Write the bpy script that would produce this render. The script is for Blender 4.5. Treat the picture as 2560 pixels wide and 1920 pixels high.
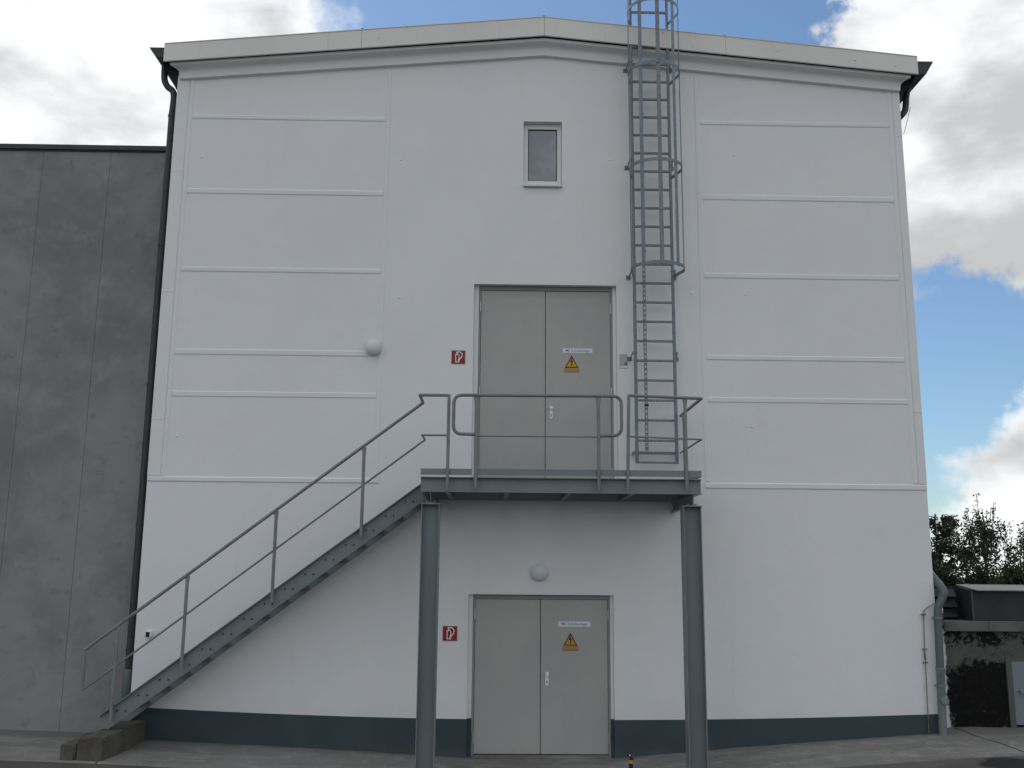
import bpy, bmesh, math, random
from mathutils import Vector, Matrix, noise
random.seed(7)
for o in list(bpy.data.objects): bpy.data.objects.remove(o)
SC = bpy.context.scene
COL = SC.collection

# ------------------------------------------------------------------ camera
F_PX, PITCH, YAW, ROLL = 2458.3, 0.18878, 0.01768, 0.008316
CAM = Vector((-0.176, -14.28, 2.471))
_r = Vector((math.cos(YAW), -math.sin(YAW), 0))
_f = Vector((math.sin(YAW)*math.cos(PITCH), math.cos(YAW)*math.cos(PITCH), math.sin(PITCH)))
_u = _r.cross(_f)
C_R = _r*math.cos(ROLL) + _u*math.sin(ROLL)
C_U = -_r*math.sin(ROLL) + _u*math.cos(ROLL)
def ray(u, v):                       # photo pixel (2560 x 1920) -> world direction
    return (_f + C_R*((u-1280)/F_PX) - C_U*((v-960)/F_PX)).normalized()
cd = bpy.data.cameras.new('camera'); cam = bpy.data.objects.new('camera', cd); COL.objects.link(cam)
cd.sensor_width = 36; cd.sensor_fit = 'HORIZONTAL'; cd.lens = 36*F_PX/2560
cd.clip_start = 0.1; cd.clip_end = 3000
M = Matrix((C_R, C_U, -_f)).transposed().to_4x4(); M.translation = CAM
cam.matrix_world = M
SC.camera = cam

# ------------------------------------------------------------------ world: Nishita sky with procedural cumulus
SUN_EL, SUN_AZ = math.radians(55), math.radians(-40)     # sun stands behind the white building, azimuth from +Y towards +X
wd = bpy.data.worlds.new('World'); SC.world = wd; wd.use_nodes = True
nt = wd.node_tree; nt.nodes.clear(); N = nt.nodes; L = nt.links
def nn(tp, **kw):
    n = N.new(tp)
    for k, v in kw.items(): setattr(n, k, v)
    return n
out = nn('ShaderNodeOutputWorld'); bg = nn('ShaderNodeBackground'); bg.inputs['Strength'].default_value = 0.10
L.new(bg.outputs[0], out.inputs[0])
sky = nn('ShaderNodeTexSky', sky_type='NISHITA'); sky.sun_disc = False
sky.sun_elevation = SUN_EL; sky.sun_rotation = SUN_AZ; sky.altitude = 50; sky.air_density = 1.0; sky.dust_density = 0.6; sky.ozone_density = 1.0
tc = nn('ShaderNodeTexCoord')
def math_(op, a, b=None, clamp=False):
    m = nn('ShaderNodeMath', operation=op); m.use_clamp = clamp
    for i, x in enumerate((a, b)):
        if x is None: continue
        if isinstance(x, (int, float)): m.inputs[i].default_value = x
        else: L.new(x, m.inputs[i])
    return m.outputs[0]
def maprange(v, a, b, c=0., d=1., smooth=True):
    m = nn('ShaderNodeMapRange'); m.interpolation_type = 'SMOOTHSTEP' if smooth else 'LINEAR'
    L.new(v, m.inputs[0])
    for i, x in enumerate((a, b, c, d)): m.inputs[i+1].default_value = x
    return m.outputs[0]
mp = nn('ShaderNodeMapping'); L.new(tc.outputs['Generated'], mp.inputs['Vector'])
mp.inputs['Scale'].default_value = (1, 1, 1.5); mp.inputs['Location'].default_value = (3.1, 0.4, 1.7)
n1 = nn('ShaderNodeTexNoise'); n1.inputs['Scale'].default_value = 3.2; n1.inputs['Detail'].default_value = 9; n1.inputs['Roughness'].default_value = .54; n1.inputs['Distortion'].default_value = .25
L.new(mp.outputs[0], n1.inputs['Vector'])
n2 = nn('ShaderNodeTexNoise'); n2.inputs['Scale'].default_value = 4.2; n2.inputs['Detail'].default_value = 6; n2.inputs['Roughness'].default_value = .52
mp2 = nn('ShaderNodeMapping'); mp2.inputs['Location'].default_value = (7.4, 2.2, 5.0); mp2.inputs['Scale'].default_value = (1, 1, 1.9)
L.new(tc.outputs['Generated'], mp2.inputs['Vector']); L.new(mp2.outputs[0], n2.inputs['Vector'])
cover = n1.outputs['Fac']
nw = nn('ShaderNodeTexNoise'); nw.inputs['Scale'].default_value = 5.5; nw.inputs['Detail'].default_value = 9; nw.inputs['Roughness'].default_value = .62
L.new(tc.outputs['Generated'], nw.inputs['Vector'])
w1 = nn('ShaderNodeVectorMath', operation='SUBTRACT'); L.new(nw.outputs['Color'], w1.inputs[0]); w1.inputs[1].default_value = (.5, .5, .5)
w2 = nn('ShaderNodeVectorMath', operation='SCALE'); L.new(w1.outputs[0], w2.inputs[0]); w2.inputs['Scale'].default_value = .30
w3 = nn('ShaderNodeVectorMath', operation='ADD'); L.new(tc.outputs['Generated'], w3.inputs[0]); L.new(w2.outputs[0], w3.inputs[1])
w4 = nn('ShaderNodeVectorMath', operation='NORMALIZE'); L.new(w3.outputs[0], w4.inputs[0])
def gap(u, v, r_in, r_out, amt):     # a hole in the cloud cover round one direction of the sky
    global cover
    d = nn('ShaderNodeVectorMath', operation='DOT_PRODUCT'); L.new(w4.outputs[0], d.inputs[0]); d.inputs[1].default_value = ray(u, v)
    g = maprange(d.outputs['Value'], math.cos(math.radians(r_out)), math.cos(math.radians(r_in)), 0., amt)
    cover = math_('SUBTRACT', cover, g)
GAPS = [(1000, -60, 3, 11, .24), (1400, -20, 5, 13, .28), (1760, 0, 3, 9.5, .26), (2440, 850, 1.0, 7.5, .20), (2360, 1220, .5, 3.5, .10),
        (150, 200, 5, 13, -.16), (2480, 260, 4, 11, -.20), (2560, 1150, 2, 5, -.03)]
for g in GAPS: gap(*g)
mask = maprange(cover, .36, .50)
shade = maprange(n2.outputs['Fac'], .38, .60, 5.9, 11.6)
# cloud edges are thin and bright, the thick middle is greyer
thick = maprange(n1.outputs['Fac'], .52, .75, 1.0, .82)
shade = math_('MULTIPLY', shade, thick)
ccol = nn('ShaderNodeVectorMath', operation='SCALE'); ccol.inputs[0].default_value = (.97, .985, 1.0); L.new(shade, ccol.inputs['Scale'])
skyt = nn('ShaderNodeVectorMath', operation='MULTIPLY'); L.new(sky.outputs[0], skyt.inputs[0]); skyt.inputs[1].default_value = (.95, 1.12, 1.22)
mx = nn('ShaderNodeMix', data_type='RGBA'); L.new(mask, mx.inputs[0]); L.new(skyt.outputs[0], mx.inputs[6]); L.new(ccol.outputs[0], mx.inputs[7])
L.new(mx.outputs[2], bg.inputs['Color'])

# ------------------------------------------------------------------ sun and exposure
sd = bpy.data.lights.new('sun', 'SUN'); sd.energy = 1.0; sd.angle = math.radians(10); sd.color = (1, .96, .9)
so = bpy.data.objects.new('sun', sd); COL.objects.link(so)
sdir = Vector((math.sin(SUN_AZ)*math.cos(SUN_EL), math.cos(SUN_AZ)*math.cos(SUN_EL), math.sin(SUN_EL)))
so.rotation_euler = sdir.to_track_quat('Z', 'Y').to_euler(); so.location = (10, 30, 40)
vs = SC.view_settings; vs.view_transform = 'Standard'; vs.look = 'None'; vs.exposure = 0.0; vs.gamma = 1.0; vs.use_curve_mapping = False
SC.render.engine = 'CYCLES'

# ------------------------------------------------------------------ materials
class MT:
    def __init__(s, name, col, rough=.8, metal=0., spec=.3):
        s.m = bpy.data.materials.new(name); s.m.use_nodes = True; s.t = s.m.node_tree; s.b = s.t.nodes['Principled BSDF']
        s.b.inputs['Base Color'].default_value = (*col, 1); s.b.inputs['Roughness'].default_value = rough
        s.b.inputs['Metallic'].default_value = metal; s.b.inputs['Specular IOR Level'].default_value = spec
        s.tc = s.t.nodes.new('ShaderNodeTexCoord'); s.col = None; s.base = col
        s.pos = s.t.nodes.new('ShaderNodeNewGeometry').outputs['Position']
    def lk(s, a, b): s.t.links.new(a, b)
    def val(s, v, sock):
        if isinstance(v, (int, float)): sock.default_value = v
        elif isinstance(v, tuple): sock.default_value = (*v, 1) if len(v) == 3 and sock.type == 'RGBA' else v
        else: s.lk(v, sock)
    def noise(s, scale, detail=5, rough=.55, sc3=None, dist=0., off=(0,0,0)):
        v = s.pos
        mp = s.t.nodes.new('ShaderNodeMapping'); mp.inputs['Scale'].default_value = sc3 or (1,1,1); mp.inputs['Location'].default_value = off; s.lk(v, mp.inputs[0])
        n = s.t.nodes.new('ShaderNodeTexNoise'); n.inputs['Scale'].default_value = scale; n.inputs['Detail'].default_value = detail
        n.inputs['Roughness'].default_value = rough; n.inputs['Distortion'].default_value = dist; s.lk(mp.outputs[0], n.inputs['Vector'])
        return n.outputs['Fac']
    def rng(s, v, a, b, c=0., d=1.):
        m = s.t.nodes.new('ShaderNodeMapRange'); m.interpolation_type = 'SMOOTHSTEP'; s.val(v, m.inputs[0])
        for i, x in enumerate((a, b, c, d)): s.val(x, m.inputs[i+1])
        return m.outputs[0]
    def ma(s, op, a, b=0., clamp=False):
        m = s.t.nodes.new('ShaderNodeMath'); m.operation = op; m.use_clamp = clamp; s.val(a, m.inputs[0]); s.val(b, m.inputs[1]); return m.outputs[0]
    def xyz(s):
        x = s.t.nodes.new('ShaderNodeSeparateXYZ'); s.lk(s.pos, x.inputs[0]); return x.outputs
    def mix(s, f, a, b):
        m = s.t.nodes.new('ShaderNodeMix'); m.data_type = 'RGBA'; s.val(f, m.inputs[0]); s.val(a, m.inputs[6]); s.val(b, m.inputs[7]); return m.outputs[2]
    def setcol(s, c): s.col = c; s.lk(c, s.b.inputs['Base Color']); return s
    def over(s, f, c):                     # lay another colour over what is there by factor f
        return s.setcol(s.mix(f, s.col if s.col is not None else s.base, c))
    def bump(s, h, strength=.3, dist=.01):
        b = s.t.nodes.new('ShaderNodeBump'); b.inputs['Strength'].default_value = strength; b.inputs['Distance'].default_value = dist
        s.lk(h, b.inputs['Height']); s.lk(b.outputs[0], s.b.inputs['Normal']); return s
    def rough(s, v): s.lk(v, s.b.inputs['Roughness']); return s
def mul(c, k): return tuple(min(1, x*k) for x in c)

MAT = {}
# white render paint
m = MT('white_render', (.76, .775, .78), .92, spec=.15)
m.over(m.rng(m.noise(.55, 4, .5), .35, .7), (.735, .75, .76))
m.over(m.rng(m.noise(3.0, 6, .6), .52, .78, 0, .45), (.72, .73, .735))
m.over(m.rng(m.noise(1.6, 4, .6, (6, 6, .35), off=(3, 1, 2)), .60, .80, 0, .35), (.69, .70, .70))
m.over(m.rng(m.noise(1.1, 6, .65, (9, 1, .22), off=(6, 0, 4)), .60, .78, 0, .30), (.63, .64, .635))
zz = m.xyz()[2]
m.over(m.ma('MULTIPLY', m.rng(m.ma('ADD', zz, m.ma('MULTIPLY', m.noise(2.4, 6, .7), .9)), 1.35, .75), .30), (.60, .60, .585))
m.over(m.rng(m.noise(34, 2, .5, off=(2, 8, 5)), .755, .785, 0, .35), (.50, .50, .49))
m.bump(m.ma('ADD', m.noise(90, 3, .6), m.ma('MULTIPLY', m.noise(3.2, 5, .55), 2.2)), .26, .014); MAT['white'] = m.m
m = MT('plinth_paint', (.046, .068, .078), .75, spec=.25)
m.over(m.rng(m.noise(1.3, 5), .4, .7), (.053, .077, .088))
z = m.xyz()[2]
m.over(m.rng(m.ma('ADD', z, m.ma('MULTIPLY', m.noise(5, 6, .65), .5)), .42, .12, 0, .5), (.11, .12, .118))
m.bump(m.noise(60, 3), .3, .01); MAT['plinth'] = m.m
# coated metal fascia
m = MT('fascia_coat', (.74, .725, .69), .5, spec=.35)
m.over(m.rng(m.noise(.5, 4, .5), .35, .7), (.66, .645, .615))
m.over(m.rng(m.noise(2.0, 5, .6, (4, 4, .5)), .58, .8, 0, .45), (.43, .42, .41))
m.over(m.rng(m.noise(9, 2, .5, off=(1, 2, 3)), .735, .77, 0, .6), (.16, .15, .14)); MAT['fascia'] = m.m
m = MT('dark_gap', (.03, .03, .032), .9); MAT['gap'] = m.m
m = MT('dark_zinc', (.052, .06, .06), .5, .35); m.over(m.rng(m.noise(6, 4), .4, .7), (.042, .048, .048)); MAT['gutter'] = m.m
m = MT('zinc_pipe', (.125, .152, .162), .5, .4)
m.over(m.rng(m.noise(5, 5, .6, (1, 1, .4)), .4, .75), (.09, .112, .12)); MAT['pipe'] = m.m
m = MT('zinc_foot', (.21, .245, .245), .6, .3); m.over(m.rng(m.noise(9, 5), .4, .7), (.17, .2, .2)); MAT['pipe_foot'] = m.m
m = MT('roof_sheet', (.34, .34, .33), .7); MAT['roof'] = m.m
# door paint
m = MT('door_paint', (.405, .403, .385), .5, spec=.4)
m.over(m.rng(m.noise(.9, 4), .35, .7), (.365, .366, .352))
m.over(m.rng(m.noise(2.2, 5, .6, (1, 1, .6), off=(2, 5, 3)), .58, .78, 0, .5), (.29, .29, .275))
m.over(m.rng(m.noise(5.5, 6, .7, (1, 1, .5), off=(7, 1, 1)), .60, .74, 0, .35), (.265, .265, .25))
m.over(m.rng(m.noise(22, 3, .6, (3, 1, .7), off=(1, 4, 1)), .74, .77, 0, .5), (.5, .49, .47))
m.rough(m.rng(m.noise(3, 4), .3, .7, .38, .62)); m.bump(m.noise(2.2, 2), .25, .03); MAT['door'] = m.m
m = MT('door_frame_paint', (.29, .285, .265), .55); MAT['dframe'] = m.m
m = MT('seal_black', (.02, .02, .02), .8); MAT['black'] = m.m
m = MT('pvc_white', (.74, .75, .75), .4, spec=.4); m.over(m.rng(m.noise(5, 4), .5, .8, 0, .4), (.64, .64, .63)); MAT['pvc'] = m.m
m = MT('frosted_glass', (.21, .235, .255), .16, spec=.7); m.over(m.rng(m.noise(1.6, 3), .40, .62), (.29, .31, .325)); MAT['glass'] = m.m
m = MT('sill_metal', (.62, .65, .64), .45, .1); MAT['sill'] = m.m
m = MT('white_plastic', (.8, .81, .83), .35, spec=.5); MAT['knob'] = m.m
m = MT('hinge_steel', (.5, .5, .5), .4, .7); MAT['hinge'] = m.m
# painted steel of the stair
m = MT('steel_grey_paint', (.192, .218, .228), .48, spec=.4)
m.over(m.rng(m.noise(1.2, 4), .35, .7), (.170, .194, .204))
m.over(m.rng(m.noise(14, 5, .65), .62, .78, 0, .4), (.21, .22, .215))
m.over(m.rng(m.noise(3.0, 6, .7, (1, 1, .4), off=(4, 1, 7)), .56, .76, 0, .45), (.125, .142, .148))
m.over(m.rng(m.noise(40, 3, .6, off=(1, 9, 2)), .72, .75, 0, .7), (.30, .31, .31))
m.rough(m.rng(m.noise(4, 5, .6), .3, .7, .38, .62)); m.bump(m.noise(30, 3), .08, .01); MAT['steel'] = m.m
m = MT('rail_grey_paint', (.205, .215, .218), .45, spec=.4)
m.over(m.rng(m.noise(5, 4), .4, .7), (.16, .17, .173)); MAT['rail'] = m.m
m = MT('galvanised', (.21, .238, .262), .5, .35)
m.over(m.rng(m.noise(38, 4, .6), .42, .62), (.145, .17, .192))
m.over(m.rng(m.noise(5, 4, .6), .55, .8, 0, .6), (.33, .355, .375)); m.bump(m.noise(60, 3), .15, .004); MAT['galv'] = m.m
m = MT('galvanised_grating', (.16, .17, .17), .6, .3); MAT['grate'] = m.m
# concrete things
m = MT('dark_concrete', (.262, .264, .263), .9, spec=.2)
m.over(m.rng(m.noise(.55, 6, .6, off=(1, 1, 1)), .38, .64), (.19, .194, .195))
m.over(m.rng(m.noise(2.3, 7, .65), .46, .74, 0, .7), (.30, .30, .298))
m.over(m.rng(m.noise(4.5, 6, .7, off=(5, 0, 2)), .55, .72, 0, .6), (.145, .147, .147))
m.over(m.rng(m.noise(1.2, 5, .6, (3, 3, .25), off=(0, 0, 9)), .56, .8, 0, .35), (.24, .236, .228))
m.over(m.rng(m.noise(26, 3, .6, off=(3, 3, 3)), .70, .74, 0, .6), (.08, .08, .08))
m.bump(m.noise(8, 7, .65), .35, .015); MAT['dconc'] = m.m
m = MT('block_concrete', (.125, .118, .105), .95, spec=.15)
m.over(m.rng(m.noise(3, 6, .65), .4, .65), (.085, .078, .068))
m.over(m.rng(m.noise(9, 5, .7), .58, .74, 0, .8), (.19, .178, .16))
m.bump(m.noise(22, 6, .7), .7, .03); MAT['block'] = m.m
m = MT('apron_concrete', (.235, .23, .22), .95, spec=.15)
m.over(m.rng(m.noise(.8, 5, .6, (.6, 1, 1)), .36, .68), (.175, .17, .16))
m.over(m.rng(m.noise(3.4, 7, .7), .50, .74, 0, .95), (.34, .33, .315))
m.over(m.rng(m.noise(11, 6, .7, off=(4, 4, 4)), .56, .70, 0, .8), (.125, .12, .112))
y = m.xyz()[1]
m.over(m.rng(m.ma('ADD', y, m.ma('MULTIPLY', m.noise(6, 6, .7), .35)), -.06, .22, 0, .7), (.15, .14, .125))
m.over(m.rng(m.noise(70, 3, .6), .66, .72, 0, .6), (.38, .37, .35))
m.over(m.rng(m.noise(1.5, 6, .7, (.5, 2.2, 1), off=(9, 3, 0)), .52, .66, 0, .6), (.30, .292, .28))
m.bump(m.noise(30, 7, .7), .6, .025); MAT['apron'] = m.m
m = MT('road_asphalt', (.125, .115, .105), .95, spec=.15)
m.over(m.rng(m.noise(.7, 5, .6), .38, .68), (.09, .084, .078))
m.over(m.rng(m.noise(4, 7, .7), .52, .74, 0, .7), (.17, .158, .145))
v = m.t.nodes.new('ShaderNodeVectorMath'); v.operation = 'DISTANCE'; m.lk(m.pos, v.inputs[0]); v.inputs[1].default_value = (6.0, -2.15, .3)
m.over(m.rng(m.ma('ADD', v.outputs['Value'], m.ma('MULTIPLY', m.noise(3, 4), .35)), .62, .5), (.028, .028, .028))
m.bump(m.noise(45, 6, .7), .6, .02); MAT['road'] = m.m
m = MT('far_ground', (.10, .10, .075), 1.0); m.over(m.rng(m.noise(.2, 5), .4, .6), (.07, .09, .045)); MAT['ground'] = m.m
# shed
m = MT('shed_plaster', (.115, .12, .112), .95, spec=.1)
X, Y, Z = m.xyz()
m.over(m.rng(m.noise(2.5, 6, .65), .4, .7), (.085, .088, .082))
edge = m.ma('ADD', m.ma('MULTIPLY', m.ma('SUBTRACT', m.noise(3.2, 8, .72), .5), .8), m.ma('MULTIPLY', m.ma('SUBTRACT', m.noise(16, 6, .7), .5), .35))
low = m.rng(m.ma('ADD', Z, edge), 1.22, 1.12)                       # bitumen coat on the lower wall
m.over(m.ma('MULTIPLY', low, m.rng(m.ma('ADD', X, edge), 6.42, 6.52)), (.010, .010, .010))
m.over(m.ma('MULTIPLY', m.rng(m.ma('ADD', Z, m.ma('MULTIPLY', edge, 1.6)), 1.42, 1.50), m.rng(m.noise(4.2, 7, .72, off=(2.3, 0, 1)), .46, .52)), (.012, .012, .012))
m.over(m.rng(m.noise(10, 6, .7, off=(1, 1, 6)), .50, .72, 0, .8), (.034, .032, .030))
m.over(m.rng(m.ma('SUBTRACT', m.noise(7, 8, .75, off=(8, 2, 0)), m.rng(Z, .35, .75, 0, .07)), .58, .63, 0, .8), (.15, .145, .13))
m.over(m.rng(m.ma('ADD', X, m.ma('MULTIPLY', edge, .22)), 6.485, 6.455), (.62, .63, .63))
m.bump(m.noise(14, 7, .7), .8, .03); MAT['shed'] = m.m
m = MT('shed_fascia', (.145, .142, .136), .9); m.over(m.rng(m.noise(3, 6, .65), .4, .7), (.095, .093, .09)); m.bump(m.noise(25, 5), .4, .01); MAT['shedfas'] = m.m
m = MT('shed_door_paint', (.185, .215, .235), .6); m.over(m.rng(m.noise(3, 5), .45, .75), (.15, .175, .19)); MAT['sheddoor'] = m.m
m = MT('shed_door_frame', (.085, .098, .09), .7); MAT['sheddf'] = m.m
m = MT('hood_sheet', (.04, .044, .05), .55, .2); m.over(m.rng(m.noise(3, 5), .4, .7), (.03, .033, .038)); MAT['hood'] = m.m
m = MT('hood_roof_sheet', (.30, .30, .30), .65, .2); m.over(m.rng(m.noise(4, 5), .4, .7), (.24, .24, .235)); MAT['hoodroof'] = m.m
m = MT('louvre_dark', (.018, .017, .016), .8); MAT['louvre'] = m.m
# small things
m = MT('lamp_opal', (.64, .67, .71), .3, spec=.5); MAT['opal'] = m.m
m = MT('lamp_base_grey', (.42, .44, .46), .5); MAT['lampbase'] = m.m
m = MT('sign_red', (.30, .018, .022), .4); MAT['red'] = m.m
m = MT('sign_white', (.72, .72, .74), .4); MAT['swhite'] = m.m
m = MT('sign_rim_grey', (.25, .23, .23), .5); MAT['srim'] = m.m
m = MT('sign_yellow', (.56, .31, .02), .45); MAT['yellow'] = m.m
m = MT('sign_faded_yellow', (.52, .27, .07), .55); MAT['oyellow'] = m.m
m = MT('ink_black', (.02, .018, .015), .6); MAT['ink'] = m.m
m = MT('ink_faded', (.16, .07, .012), .6); MAT['inkfade'] = m.m
m = MT('ink_grey', (.13, .13, .16), .6); MAT['inkgrey'] = m.m
m = MT('plate_white', (.70, .74, .80), .4); MAT['plate'] = m.m
m = MT('notice_grey', (.36, .385, .41), .4, .3); MAT['notice'] = m.m
m = MT('notice_blue', (.015, .03, .16), .4); MAT['blue'] = m.m
m = MT('rusty_rod', (.17, .12, .09), .8, .2); m.over(m.rng(m.noise(30, 4), .45, .6), (.25, .22, .2)); MAT['rust'] = m.m
m = MT('cable_black', (.03, .03, .03), .7); MAT['cable'] = m.m
m = MT('post_yellow', (.45, .28, .04), .45); MAT['pyellow'] = m.m
m = MT('post_black', (.018, .018, .02), .5); MAT['pblack'] = m.m
m = MT('can_blue', (.02, .03, .14), .4); MAT['canblue'] = m.m
m = MT('can_orange', (.5, .17, .05), .4); MAT['canorange'] = m.m
m = MT('bark', (.06, .048, .038), .95); m.over(m.rng(m.noise(12, 4), .5, .6), (.10, .09, .08)); MAT['bark'] = m.m
def leafmat(nm, a, b):
    m = MT(nm, a, .65, spec=.25); m.over(m.rng(m.noise(.9, 4), .35, .65), b)
    tr = m.t.nodes.new('ShaderNodeBsdfTranslucent'); tr.inputs[0].default_value = (*mul(a, 1.3), 1)
    ad = m.t.nodes.new('ShaderNodeMixShader'); ad.inputs[0].default_value = .3
    m.lk(m.b.outputs[0], ad.inputs[1]); m.lk(tr.outputs[0], ad.inputs[2]); m.lk(ad.outputs[0], m.t.nodes['Material Output'].inputs[0])
    return m.m
MAT['leafA'] = leafmat('leaf_dark', (.026, .038, .018), (.038, .054, .025))
MAT['leafB'] = leafmat('leaf_mid', (.034, .047, .026), (.048, .064, .036))

# ------------------------------------------------------------------ mesh helpers
class MB:
    def __init__(s): s.v = []; s.f = []
    def add(s, vs, fs):
        b = len(s.v); s.v += [tuple(p) for p in vs]; s.f += [tuple(i+b for i in f) for f in fs]; return s
    def box(s, x0, x1, y0, y1, z0, z1):
        return s.add([(x0,y0,z0),(x1,y0,z0),(x1,y1,z0),(x0,y1,z0),(x0,y0,z1),(x1,y0,z1),(x1,y1,z1),(x0,y1,z1)],
                     [(0,3,2,1),(4,5,6,7),(0,1,5,4),(1,2,6,5),(2,3,7,6),(3,0,4,7)])
    def prism(s, poly, a0, a1, plane='xz'):     # polygon in a plane, extruded along the third axis
        n = len(poly)
        def P(p, a): return {'xz': (p[0], a, p[1]), 'yz': (a, p[0], p[1]), 'xy': (p[0], p[1], a)}[plane]
        vs = [P(p, a0) for p in poly] + [P(p, a1) for p in poly]
        fs = [tuple(range(n)), tuple(reversed(range(n, 2*n)))] + [(i, i+n, (i+1) % n+n, (i+1) % n) for i in range(n)]
        return s.add(vs, fs)
    def loft(s, secs, close=True):              # list of equal-length rings
        n = len(secs[0]); vs = [p for r in secs for p in r]; fs = []
        for k in range(len(secs)-1):
            for i in range(n):
                j = (i+1) % n; fs.append((k*n+i, k*n+j, (k+1)*n+j, (k+1)*n+i))
        if close: fs += [tuple(reversed(range(n))), tuple(range((len(secs)-1)*n, len(secs)*n))]
        return s.add(vs, fs)
    def tube(s, pts, r, n=10, closed=False, rs=None):
        pts = [Vector(p) for p in pts]; secs = []; k = len(pts)
        tan = []
        for i in range(k):
            if closed: d = (pts[(i+1) % k]-pts[i]).normalized() + (pts[i]-pts[i-1]).normalized()
            elif i == 0: d = pts[1]-pts[0]
            elif i == k-1: d = pts[-1]-pts[-2]
            else: d = (pts[i+1]-pts[i]).normalized() + (pts[i]-pts[i-1]).normalized()
            tan.append(d.normalized())
        ref = Vector((0,1,0)) if abs(tan[0].y) < .9 else Vector((1,0,0))
        u = (ref - tan[0]*ref.dot(tan[0])).normalized()
        for i in range(k):
            u = (u - tan[i]*u.dot(tan[i])).normalized(); w = tan[i].cross(u)
            rr = rs[i] if rs else r
            st = 1.
            if 0 < i < k-1:                      # keep the tube's width through a mitred corner
                c = (pts[i]-pts[i-1]).normalized().dot(tan[i]); st = 1/max(c, .5)
            if st > 1.02:
                bis = ((pts[i+1]-pts[i]).normalized() - (pts[i]-pts[i-1]).normalized()).normalized()
            ring = []
            for a in range(n):
                q = u*math.cos(2*math.pi*a/n)*rr + w*math.sin(2*math.pi*a/n)*rr
                if st > 1.02: q = q + bis*(q.dot(bis)*(st-1))
                ring.append(pts[i]+q)
            secs.append(ring)
        if closed: secs.append(secs[0])
        return s.loft(secs, not closed)
    def lathe(s, prof, c, axis='z', n=24):      # prof: (radius, height)
        secs = []
        for (r, h) in prof:
            ring = []
            for a in range(n):
                t = 2*math.pi*a/n; x, y = r*math.cos(t), r*math.sin(t)
                ring.append({'z': (c[0]+x, c[1]+y, c[2]+h), 'y': (c[0]+x, c[1]-h, c[2]+y), 'x': (c[0]+h, c[1]+x, c[2]+y)}[axis])
            secs.append(ring)
        return s.loft(secs)
    def build(s, name, mat, parent=None, bevel=0., smooth=False, kind=None):
        me = bpy.data.meshes.new(name)
        off = Vector((0,0,0)); q = parent
        while q is not None: off += q.location; q = q.parent
        me.from_pydata([(p[0]-off.x, p[1]-off.y, p[2]-off.z) for p in s.v], [], s.f)
        bm = bmesh.new(); bm.from_mesh(me); bmesh.ops.recalc_face_normals(bm, faces=bm.faces)
        if bevel:
            bmesh.ops.bevel(bm, geom=[e for e in bm.edges if len(e.link_faces) == 2 and e.calc_face_angle(0) > .5], offset=bevel, segments=2, affect='EDGES', profile=.6, clamp_overlap=True)
        bm.to_mesh(me); bm.free()
        me.materials.append(MAT[mat])
        if smooth:
            me.polygons.foreach_set('use_smooth', [True]*len(me.polygons)); me.set_sharp_from_angle(angle=math.radians(42))
        o = bpy.data.objects.new(name, me); COL.objects.link(o); o.parent = parent
        if kind: o['kind'] = kind
        return o
def tag(o, label, cat, group=None):
    o['label'] = label; o['category'] = cat
    if group: o['group'] = group
    return o
def thing(name, loc, label, cat, group=None):
    o = bpy.data.objects.new(name, None); COL.objects.link(o); o.location = loc; o.empty_display_size = .2
    return tag(o, label, cat, group)
def part(name, mat, parent, mb, **kw): return mb.build(name, mat, parent, **kw)
def lerp(a, b, t): return a+(b-a)*t

# ------------------------------------------------------------------ ground
PROF = [(-60, .3), (-12, .26), (-7, .22), (-4.9, .16), (-3.3, .09), (-1.64, .01), (-.5, -.055), (.5, -.062), (1.53, -.055), (2.79, .055), (4.12, .165), (6.05, .30), (7.5, .315), (14, .33), (60, .35)]
def zg(x, y=-1.):
    for (a, za), (b, zb) in zip(PROF, PROF[1:]):
        if x <= b or b == 60:
            t = min(1, max(0, (x-a)/(b-a))); z = lerp(za, zb, t); break
    k = 1. if y > -3 else max(0., 1-(-3-y)/6.)
    return z*k + .02*(1-k)
def grid(xs, ys, dz=0., wob=0.):
    mb = MB(); n = len(ys)
    vs = [(x, y, zg(x, y)+dz+(wob*noise.noise((x*1.7, y*1.7, 3.)) if wob else 0)) for x in xs for y in ys]
    fs = [(i*n+j, (i+1)*n+j, (i+1)*n+j+1, i*n+j+1) for i in range(len(xs)-1) for j in range(n-1)]
    return mb.add(vs, fs)
def fr(a, b, st):
    n = max(1, round((b-a)/st)); return [a+(b-a)*i/n for i in range(n+1)]
JY = -1.66                                   # joint between the apron and the road
xs = [-900, -300, -100, -60, -30] + fr(-14, 14, .35) + [30, 60, 100, 300, 900]
ys = [-900, -300, -100, -40, -20] + fr(-12, JY-.012, .4) 
g = grid(xs, ys, -.004, .006).build('road', 'road', smooth=True); g['kind'] = 'structure'
gb = grid(xs, [JY-.1, 1, 4, 10, 30, 60, 150, 400, 900], -.09).build('ground', 'ground'); gb['kind'] = 'structure'
pv = bpy.data.objects.new('pavement', None); COL.objects.link(pv); pv['kind'] = 'structure'
for (a, b) in ((-14, -4.955), (-4.935, 6.49), (6.515, 14)):
    mb = grid(fr(a, b, .12), fr(JY+.012, 1.2, .12), .006, .012)
    xa = fr(a, b, .12)
    for i in range(len(xa)-1):                # front edge of the slab
        p, q = xa[i], xa[i+1]
        zp = zg(p, JY)+.006+.012*noise.noise((p*1.7, (JY+.012)*1.7, 3.)); zq = zg(q, JY)+.006+.012*noise.noise((q*1.7, (JY+.012)*1.7, 3.))
        mb.add([(p, JY+.012, zp), (q, JY+.012, zq), (q, JY+.012, zq-.12), (p, JY+.012, zp-.12)], [(0,1,2,3)])
    mb.build('slab', 'apron', pv, smooth=True)

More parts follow.
